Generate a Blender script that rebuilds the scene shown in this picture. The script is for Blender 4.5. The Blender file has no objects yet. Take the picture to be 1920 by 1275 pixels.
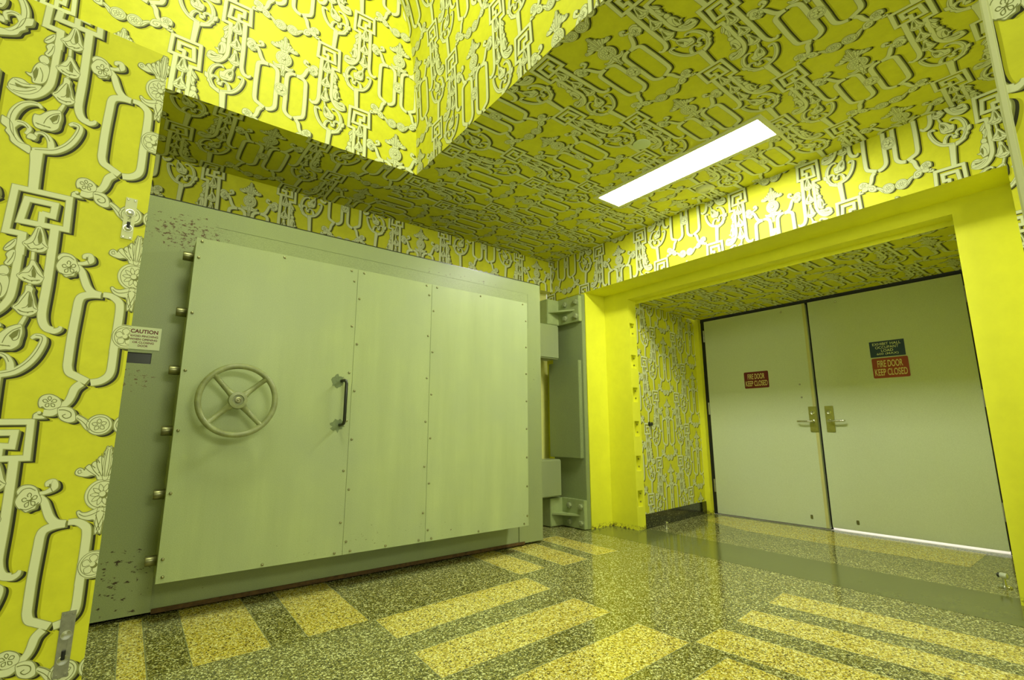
import bpy, bmesh, math, random
import numpy as np
from mathutils import Vector, Matrix
from mathutils.geometry import tessellate_polygon
C = bpy.context.scene.collection
SC = bpy.context.scene
PI = math.pi

# ------------------------------------------------------------------ camera
F_PX = 913.07
YAW, PIT, ROL = math.radians(52.114), math.radians(10.428), math.radians(-0.1515)
fwd = Vector((math.cos(PIT)*math.cos(YAW), math.cos(PIT)*math.sin(YAW), math.sin(PIT)))
rt = Vector((math.sin(YAW), -math.cos(YAW), 0)); up = rt.cross(fwd)
rt2 = rt*math.cos(ROL) + up*math.sin(ROL); up2 = rt2.cross(fwd)
cd = bpy.data.cameras.new('camera'); cam = bpy.data.objects.new('camera', cd); C.objects.link(cam)
cd.sensor_width = 36; cd.lens = 36*F_PX/1920; cd.clip_start = 0.02; cd.clip_end = 60
cam.matrix_world = Matrix(((rt2.x, up2.x, -fwd.x, 0), (rt2.y, up2.y, -fwd.y, 0), (rt2.z, up2.z, -fwd.z, 1.0), (0, 0, 0, 1)))
SC.camera = cam

# ------------------------------------------------------------------ light
w = bpy.data.worlds.new('world'); SC.world = w; w.use_nodes = True
bg = w.node_tree.nodes['Background']; bg.inputs[0].default_value = (0.95, 1.0, 0.72, 1); bg.inputs[1].default_value = 0.57
def area(name, loc, target, size, sizey, power, col=(0.95, 1, 0.72)):
    l = bpy.data.lights.new(name, 'AREA'); l.shape = 'RECTANGLE'; l.size = size; l.size_y = sizey
    l.energy = power; l.color = col
    o = bpy.data.objects.new(name, l); C.objects.link(o); o.location = loc
    d = Vector(target) - Vector(loc); o.rotation_euler = d.to_track_quat('-Z', 'Y').to_euler(); return o
area('recess_fill', (0.4, 1.5, 4.9), (0.9, 2.3, 2.6), 1.0, 1.0, 64)        # unseen area lamp, added to brighten the recess faces
area('hall_fill', (1.2, -2.4, 2.85), (1.6, 1.5, 1.0), 1.6, 0.6, 62)          # fill lamp added behind the camera, out of view
area('next_hall_light', (6.6, 1.6, 2.6), (6.2, 1.6, 0), 1.2, 1.2, 60, (1, 0.93, 0.9))  # hall beyond the fire doors
vs = SC.view_settings; SC.display_settings.display_device = 'sRGB'
vs.view_transform = 'Standard'; vs.look = 'None'; vs.exposure = 0.03; vs.gamma = 1; vs.use_curve_mapping = False

# ------------------------------------------------------------------ materials
def mat(name, col, rough=0.6, metal=0.0, spec=0.5):
    m = bpy.data.materials.new(name); m.use_nodes = True
    b = m.node_tree.nodes['Principled BSDF']
    b.inputs['Base Color'].default_value = (*col, 1); b.inputs['Roughness'].default_value = rough
    b.inputs['Metallic'].default_value = metal; b.inputs['Specular IOR Level'].default_value = spec
    return m
def N(m, t, **kw):
    n = m.node_tree.nodes.new(t)
    for k, v in kw.items(): setattr(n, k, v)
    return n
def LK(m, a, b): m.node_tree.links.new(a, b)
def coords(m, scale=(1, 1, 1), kind='Object'):
    tc = N(m, 'ShaderNodeTexCoord'); mp = N(m, 'ShaderNodeMapping'); mp.inputs['Scale'].default_value = scale
    LK(m, tc.outputs[kind], mp.inputs['Vector']); return mp.outputs['Vector']
def noise(m, vec, scale, detail=3, rough=0.55):
    n = N(m, 'ShaderNodeTexNoise'); n.inputs['Scale'].default_value = scale
    n.inputs['Detail'].default_value = detail; n.inputs['Roughness'].default_value = rough
    LK(m, vec, n.inputs['Vector']); return n.outputs['Fac']
def ramp(m, fac, stops, interp='LINEAR'):
    r = N(m, 'ShaderNodeValToRGB'); cr = r.color_ramp; cr.interpolation = interp
    while len(cr.elements) < len(stops): cr.elements.new(0.5)
    for e, (p, c) in zip(cr.elements, stops):
        e.position = p; e.color = (*c, 1) if len(c) == 3 else c
    LK(m, fac, r.inputs['Fac']); return r.outputs['Color']
def mix(m, fac, a, b, mode='MIX'):
    n = N(m, 'ShaderNodeMix', data_type='RGBA', blend_type=mode)
    for s, v in ((0, fac), (6, a), (7, b)):
        if isinstance(v, (int, float)): n.inputs[s].default_value = v
        elif isinstance(v, tuple): n.inputs[s].default_value = (*v, 1)
        else: LK(m, v, n.inputs[s])
    return n.outputs[2]
def math_(m, op, a, b=0.0, clamp=False):
    n = N(m, 'ShaderNodeMath', operation=op); n.use_clamp = clamp
    for s, v in ((0, a), (1, b)):
        if isinstance(v, (int, float)): n.inputs[s].default_value = v
        else: LK(m, v, n.inputs[s])
    return n.outputs[0]
def base(m): return m.node_tree.nodes['Principled BSDF'].inputs['Base Color']
def bump(m, fac, strength=0.2, dist=0.002):
    b = N(m, 'ShaderNodeBump'); b.inputs['Strength'].default_value = strength; b.inputs['Distance'].default_value = dist
    LK(m, fac, b.inputs['Height']); LK(m, b.outputs[0], m.node_tree.nodes['Principled BSDF'].inputs['Normal'])
def mottled(name, col, amt=0.12, scale=9, rough=0.6, metal=0.0, spec=0.5, grain=0.0):
    m = mat(name, col, rough, metal, spec); v = coords(m)
    f = noise(m, v, scale, 5, 0.65)
    lo = tuple(c*(1-amt) for c in col); hi = tuple(min(1, c*(1+amt)) for c in col)
    LK(m, ramp(m, f, [(0.3, lo), (0.7, hi)]), base(m))
    if grain: bump(m, noise(m, v, 320, 2), grain, 0.001)
    return m
PAPER = mottled('wallpaper_yellow', (0.73, 0.722, 0.030), 0.06, 16, 0.55, spec=0.3)
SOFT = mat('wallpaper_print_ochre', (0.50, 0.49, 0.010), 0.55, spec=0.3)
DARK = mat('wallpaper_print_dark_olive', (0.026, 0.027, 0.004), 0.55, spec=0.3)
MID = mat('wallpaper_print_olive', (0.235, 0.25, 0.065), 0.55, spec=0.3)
EDGE = mat('wallpaper_print_edge', (0.42, 0.44, 0.16), 0.55, spec=0.3)
CREAM = mat('wallpaper_print_cream', (0.80, 0.83, 0.50), 0.55, spec=0.3)
LINE = mat('wallpaper_print_line', (0.22, 0.235, 0.065), 0.55, spec=0.3)
WP = [PAPER, SOFT, DARK, MID, EDGE, CREAM, LINE]
YELLOW = mottled('yellow_enamel_paint', (0.88, 0.88, 0.045), 0.04, 6, 0.42, grain=0.15)
def chipped(name, col, rough, zlo, zhi, amount=0.63):
    """paint with dark chips between two heights near the floor"""
    m = mottled(name, col, 0.04, 6, rough, grain=0.12); v = coords(m)
    sp = N(m, 'ShaderNodeSeparateXYZ'); LK(m, v, sp.inputs[0])
    band = ramp(m, sp.outputs['Z'], [(0.0, (1, 1, 1)), (zlo, (1, 1, 1)), (zhi, (0, 0, 0))])
    n = noise(m, v, 34, 4, 0.7)
    k = math_(m, 'MULTIPLY', ramp(m, n, [(amount, (0, 0, 0)), (amount+0.03, (1, 1, 1))]), band)
    old = base(m).links[0].from_socket
    LK(m, mix(m, k, old, (0.10, 0.07, 0.01)), base(m)); return m
YFRAME = chipped('yellow_enamel_chipped', (0.88, 0.88, 0.045), 0.42, 0.004, 0.05, 0.50)

def blast_paint(name, col, streak=0.10, chips=()):
    m = mat(name, col, 0.38, 0.0, 0.45); v = coords(m)
    vs_ = coords(m, (9, 9, 0.9))
    f = noise(m, vs_, 1.0, 5, 0.6); g = noise(m, v, 1.3, 4, 0.6); g2 = noise(m, v, 300, 2, 0.5)
    c = mix(m, f, tuple(x*(1-streak) for x in col), tuple(x*(1+streak) for x in col))
    c = mix(m, ramp(m, g, [(0.35, (0, 0, 0)), (0.65, (0.8, 0.8, 0.8))]), c, tuple(x*y for x, y in zip(col, (0.86, 0.86, 1.06))))
    c = mix(m, 0.10, c, ramp(m, g2, [(0.35, (0.1, 0.12, 0.03)), (0.65, (0.95, 1.0, 0.6))]))
    sp = N(m, 'ShaderNodeSeparateXYZ'); LK(m, v, sp.inputs[0])
    for (cx, cz, rx, rz, th, colr, seedscale) in chips:
        dx = math_(m, 'DIVIDE', math_(m, 'SUBTRACT', sp.outputs['X'], cx), rx)
        dz = math_(m, 'DIVIDE', math_(m, 'SUBTRACT', sp.outputs['Z'], cz), rz)
        d = math_(m, 'ADD', math_(m, 'MULTIPLY', dx, dx), math_(m, 'MULTIPLY', dz, dz))
        fall = math_(m, 'SUBTRACT', 1.0, d, True)
        n = noise(m, coords(m, (1.0, 1.0, 1.9)), seedscale, 6, 0.72)
        k = math_(m, 'ADD', n, math_(m, 'MULTIPLY', math_(m, 'POWER', fall, 0.5), 0.16))
        k = ramp(m, k, [(th, (0, 0, 0)), (th+0.015, (1, 1, 1))])
        c = mix(m, k, c, colr)
    LK(m, c, base(m)); bump(m, g2, 0.12, 0.0008); return m
GREEN = blast_paint('blast_door_green_paint', (0.32, 0.37, 0.155), 0.12)
SHEET = blast_paint('blast_door_sheet_paint', (0.425, 0.50, 0.215), 0.24, [(1.45, 1.15, 1.9, 1.4, 0.895, (0.07, 0.06, 0.02), 22), (1.5, .30, 1.6, .14, 0.80, (0.09, 0.07, 0.025), 30)])
SLAB = blast_paint('blast_door_slab_paint', (0.30, 0.355, 0.140), 0.10,
    [(0.16, 2.20, 0.30, 0.15, 0.69, (0.10, 0.05, 0.016), 30), (0.06, 0.22, 0.18, 0.26, 0.728, (0.05, 0.03, 0.015), 20),
     (2.1, 2.31, 0.75, 0.035, 0.74, (0.10, 0.07, 0.03), 24), (-0.01, 1.29, 0.13, 0.09, 0.72, (0.14, 0.07, 0.02), 30), (2.95, 1.4, 0.1, 1.1, 0.80, (0.06, 0.05, 0.02), 24)])
POST = blast_paint('hinge_green_paint', (0.25, 0.31, 0.11), 0.08, [(3.82, 0.62, 9, 0.1, 2, (0, 0, 0), 20)])
BRK = mottled('bracket_green_paint', (0.38, 0.45, 0.18), 0.10, 14, 0.42)
WHEEL = mottled('worn_wheel_paint', (0.29, 0.32, 0.145), 0.22, 22, 0.36)
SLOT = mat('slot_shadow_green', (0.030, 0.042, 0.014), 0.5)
FIRE = mat('fire_door_green_paint', (0.38, 0.47, 0.24), 0.5)
_v = coords(FIRE); _g = noise(FIRE, _v, 260, 2, 0.5); _h = noise(FIRE, _v, 1.1, 3, 0.5)
LK(FIRE, mix(FIRE, _h, mix(FIRE, _g, (0.52, 0.57, 0.31), (0.75, 0.81, 0.54)), mix(FIRE, _g, (0.56, 0.63, 0.40), (0.78, 0.85, 0.64))), base(FIRE)); bump(FIRE, _g, 0.15, 0.001)
RUST = mottled('rusty_steel_edge', (0.10, 0.052, 0.010), 0.5, 30, 0.8)
BLACK = mat('black_gap', (0.006, 0.007, 0.006), 0.6)
BLACKM = mottled('black_enamel', (0.018, 0.022, 0.010), 0.2, 20, 0.28)
STEEL = mottled('worn_steel', (0.42, 0.42, 0.33), 0.2, 40, 0.32, 0.9)
PIN = mottled('dark_oiled_steel', (0.27, 0.27, 0.13), 0.35, 30, 0.33, 0.85)
BRASS = mottled('brushed_brass', (0.46, 0.45, 0.13), 0.12, 25, 0.33, 0.85)
CHROME = mottled('satin_chrome', (0.62, 0.63, 0.50), 0.08, 25, 0.22, 0.9)
STRIP = mat('pale_meeting_strip', (0.62, 0.60, 0.24), 0.4)
REDSIGN = mottled('red_sign', (0.33, 0.045, 0.012), 0.12, 5, 0.4)
REDSIGN2 = mottled('maroon_sign', (0.16, 0.008, 0.012), 0.12, 5, 0.4)
BLUESIGN = mottled('navy_sign', (0.018, 0.050, 0.115), 0.15, 5, 0.4)
CREAMTXT = mat('cream_lettering', (0.80, 0.68, 0.26), 0.5)
PALETXT = mat('pale_lettering', (0.85, 0.90, 0.5), 0.5)
WHITESIGN = mottled('pale_sign', (0.74, 0.80, 0.52), 0.03, 5, 0.45)
MAROONTXT = mat('maroon_lettering', (0.15, 0.015, 0.012), 0.5)
WHITE = mat('pale_grey_plastic', (0.62, 0.66, 0.50), 0.4)
CAPM = mat('grey_green_cap', (0.72, 0.82, 0.55), 0.5)
FRAMEW = mat('cream_light_frame', (0.70, 0.72, 0.40), 0.5)
WHITEFLOOR = mat('bright_floor_beyond', (0.8, 0.76, 0.72), 0.6)
LAMP = bpy.data.materials.new('lit_diffuser'); LAMP.use_nodes = True
_b = LAMP.node_tree.nodes['Principled BSDF']; _b.inputs['Base Color'].default_value = (0.9, 0.9, 0.88, 1)
_b.inputs['Emission Color'].default_value = (0.97, 1, 0.86, 1); _b.inputs['Emission Strength'].default_value = 56.0

def terrazzo(name, stops, gscale=1.0):
    m = mat(name, (0.2, 0.2, 0.1), 0.13, 0, 0.75); v = coords(m)
    dn = N(m, 'ShaderNodeTexNoise'); dn.inputs['Scale'].default_value = 60; LK(m, v, dn.inputs['Vector'])
    vv = mix(m, 0.02, v, dn.outputs['Color'])
    vo = N(m, 'ShaderNodeTexVoronoi'); vo.inputs['Scale'].default_value = 105*gscale; LK(m, vv, vo.inputs['Vector'])
    sep = N(m, 'ShaderNodeSeparateColor'); LK(m, vo.outputs['Color'], sep.inputs[0])
    c1 = ramp(m, sep.outputs[0], stops, 'CONSTANT')
    vo2 = N(m, 'ShaderNodeTexVoronoi'); vo2.inputs['Scale'].default_value = 200*gscale; LK(m, vv, vo2.inputs['Vector'])
    sep2 = N(m, 'ShaderNodeSeparateColor'); LK(m, vo2.outputs['Color'], sep2.inputs[0])
    c2 = ramp(m, sep2.outputs[1], stops, 'CONSTANT')
    edge = ramp(m, vo.outputs['Distance'], [(0.42, (0, 0, 0)), (0.55, (1, 1, 1))])
    c = mix(m, edge, c1, c2)
    LK(m, c, base(m))
    r = math_(m, 'ADD', math_(m, 'MULTIPLY', noise(m, v, 3, 3), 0.08), 0.06)
    LK(m, r, m.node_tree.nodes['Principled BSDF'].inputs['Roughness'])
    return m
TGREY = terrazzo('terrazzo_olive', [(0.0, (0.030, 0.028, 0.006)), (0.22, (0.11, 0.115, 0.022)), (0.45, (0.19, 0.18, 0.035)), (0.66, (0.35, 0.33, 0.085)), (0.82, (0.72, 0.73, 0.36))])
TYEL = terrazzo('terrazzo_yellow', [(0.0, (0.06, 0.042, 0.006)), (0.09, (0.20, 0.15, 0.018)), (0.24, (0.50, 0.40, 0.05)), (0.50, (0.70, 0.60, 0.09)), (0.78, (0.92, 0.88, 0.38))])
TDARK = terrazzo('terrazzo_dark', [(0.0, (0.008, 0.008, 0.002)), (0.45, (0.022, 0.021, 0.004)), (0.8, (0.05, 0.048, 0.012)), (0.95, (0.25, 0.26, 0.12))], 1.1)
THRESH = mottled('polished_threshold', (0.15, 0.165, 0.050), 0.12, 5, 0.14)
BEAD = mat('zinc_divider', (0.25, 0.27, 0.12), 0.3)

# ------------------------------------------------------------------ mesh helpers
def mesh_obj(name, verts, faces, mats, midx=None, parent=None, smooth=False):
    me = bpy.data.meshes.new(name); me.from_pydata([tuple(v) for v in verts], [], faces)
    for m in (mats if isinstance(mats, (list, tuple)) else [mats]): me.materials.append(m)
    if midx is not None: me.polygons.foreach_set('material_index', midx)
    if smooth: me.polygons.foreach_set('use_smooth', [True]*len(me.polygons))
    me.update(); o = bpy.data.objects.new(name, me); C.objects.link(o)
    if parent: o.parent = parent
    return o
def bm_obj(name, bm, mats, parent=None, smooth=False, angle=None):
    me = bpy.data.meshes.new(name); bmesh.ops.recalc_face_normals(bm, faces=bm.faces); bm.to_mesh(me); bm.free()
    for m in (mats if isinstance(mats, (list, tuple)) else [mats]): me.materials.append(m)
    if smooth:
        me.polygons.foreach_set('use_smooth', [True]*len(me.polygons))
        try: me.set_sharp_from_angle(angle=angle or 0.7)
        except Exception: pass
    o = bpy.data.objects.new(name, me); C.objects.link(o)
    if parent: o.parent = parent
    return o
def box(bm, x0, x1, y0, y1, z0, z1, bev=0.0, M=None, seg=2):
    g = bmesh.ops.create_cube(bm, size=1)['verts']
    for v in g: v.co = Vector((x0+(v.co.x+.5)*(x1-x0), y0+(v.co.y+.5)*(y1-y0), z0+(v.co.z+.5)*(z1-z0)))
    if bev:
        es = list({e for v in g for e in v.link_edges})
        r = bmesh.ops.bevel(bm, geom=es, offset=bev, segments=seg, affect='EDGES'); g = list({v for f in r['faces'] for v in f.verts} | {v for v in g if v.is_valid})
    if M is not None:
        for v in g: v.co = M @ v.co
    return g
def frame_mat(o, x, z):
    """matrix whose local Z points along z and local X along x"""
    z = Vector(z).normalized(); x = Vector(x).normalized(); y = z.cross(x)
    return Matrix(((x.x, y.x, z.x, o[0]), (x.y, y.y, z.y, o[1]), (x.z, y.z, z.z, o[2]), (0, 0, 0, 1)))
def axis_mat(o, d):
    d = Vector(d).normalized(); a = Vector((0, 0, 1)) if abs(d.z) < .9 else Vector((1, 0, 0))
    return frame_mat(o, a.cross(d), d)
def lathe(bm, prof, M, n=24, cap=True):
    rings = []
    for r, z in prof:
        rings.append([bm.verts.new(M @ Vector((max(r, 1e-5)*math.cos(2*PI*i/n), max(r, 1e-5)*math.sin(2*PI*i/n), z))) for i in range(n)])
    for a, b in zip(rings, rings[1:]):
        for i in range(n): bm.faces.new((a[i], a[(i+1) % n], b[(i+1) % n], b[i]))
    if cap:
        bm.faces.new(rings[0][::-1]); bm.faces.new(rings[-1])
def tube(bm, pts, r, n=12, closed=False):
    pts = [Vector(p) for p in pts]; k = len(pts); rs = r if isinstance(r, (list, tuple)) else [r]*k
    rings = []; prev = None
    for i, p in enumerate(pts):
        a = pts[(i-1) % k] if (closed or i > 0) else p; b = pts[(i+1) % k] if (closed or i < k-1) else p
        t = (b-a).normalized()
        if prev is None: u = t.orthogonal().normalized()
        else: u = (prev - t*prev.dot(t)).normalized()
        prev = u; v = t.cross(u)
        rings.append([bm.verts.new(p + u*rs[i]*math.cos(2*PI*j/n) + v*rs[i]*math.sin(2*PI*j/n)) for j in range(n)])
    m = k if closed else k-1
    for i in range(m):
        A, B = rings[i], rings[(i+1) % k]
        for j in range(n): bm.faces.new((A[j], A[(j+1) % n], B[(j+1) % n], B[j]))
    if not closed:
        bm.faces.new(rings[0][::-1]); bm.faces.new(rings[-1])
def struct(o): o['kind'] = 'structure'; return o
def thing(name, label, cat, loc=(0, 0, 0), group=None):
    o = bpy.data.objects.new(name, None); C.objects.link(o); o.location = loc; o.empty_display_size = 0.1
    o['label'] = label; o['category'] = cat
    if group: o['group'] = group
    return o
def tag(o, label, cat, group=None):
    o['label'] = label; o['category'] = cat
    if group: o['group'] = group
    return o
def adopt(root, objs):
    """parent world-space meshes to an Empty without moving them"""
    for o in objs:
        o.parent = root; o.matrix_parent_inverse = Matrix.Translation(-Vector(root.location))
def plate(origin, ex, ey, n, W, H, holes, depth, mats, thick=0.0):
    """flat rectangular plate W x H with rectangular pockets (x0,x1,y0,y1) sunk by depth; n = outward normal"""
    o = Vector(origin); ex = Vector(ex); ey = Vector(ey); n = Vector(n); vs_, fs = [], []
    def P(x, y, d=0): vs_.append(o + ex*x + ey*y - n*d); return len(vs_)-1
    xs = sorted({0, W} | {h[0] for h in holes} | {h[1] for h in holes}); ys = sorted({0, H} | {h[2] for h in holes} | {h[3] for h in holes})
    for a, b in zip(xs, xs[1:]):
        for c, d in zip(ys, ys[1:]):
            mx, my = (a+b)/2, (c+d)/2
            if any(h[0] < mx < h[1] and h[2] < my < h[3] for h in holes): continue
            fs.append((P(a, c), P(b, c), P(b, d), P(a, d)))
    for h in holes:
        if depth <= 0: continue
        c = [(h[0], h[2]), (h[1], h[2]), (h[1], h[3]), (h[0], h[3])]
        for i in range(4):
            p, q = c[i], c[(i+1) % 4]; fs.append((P(*p), P(*q), P(*q, depth), P(*p, depth)))
        fs.append(tuple(P(*p, depth) for p in c))
    if thick:
        c = [(0, 0), (W, 0), (W, H), (0, H)]
        for i in range(4):
            p, q = c[i], c[(i+1) % 4]; fs.append((P(*p), P(*q), P(*q, thick), P(*p, thick)))
        fs.append(tuple(P(*p, thick) for p in c))
    return vs_, fs

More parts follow.
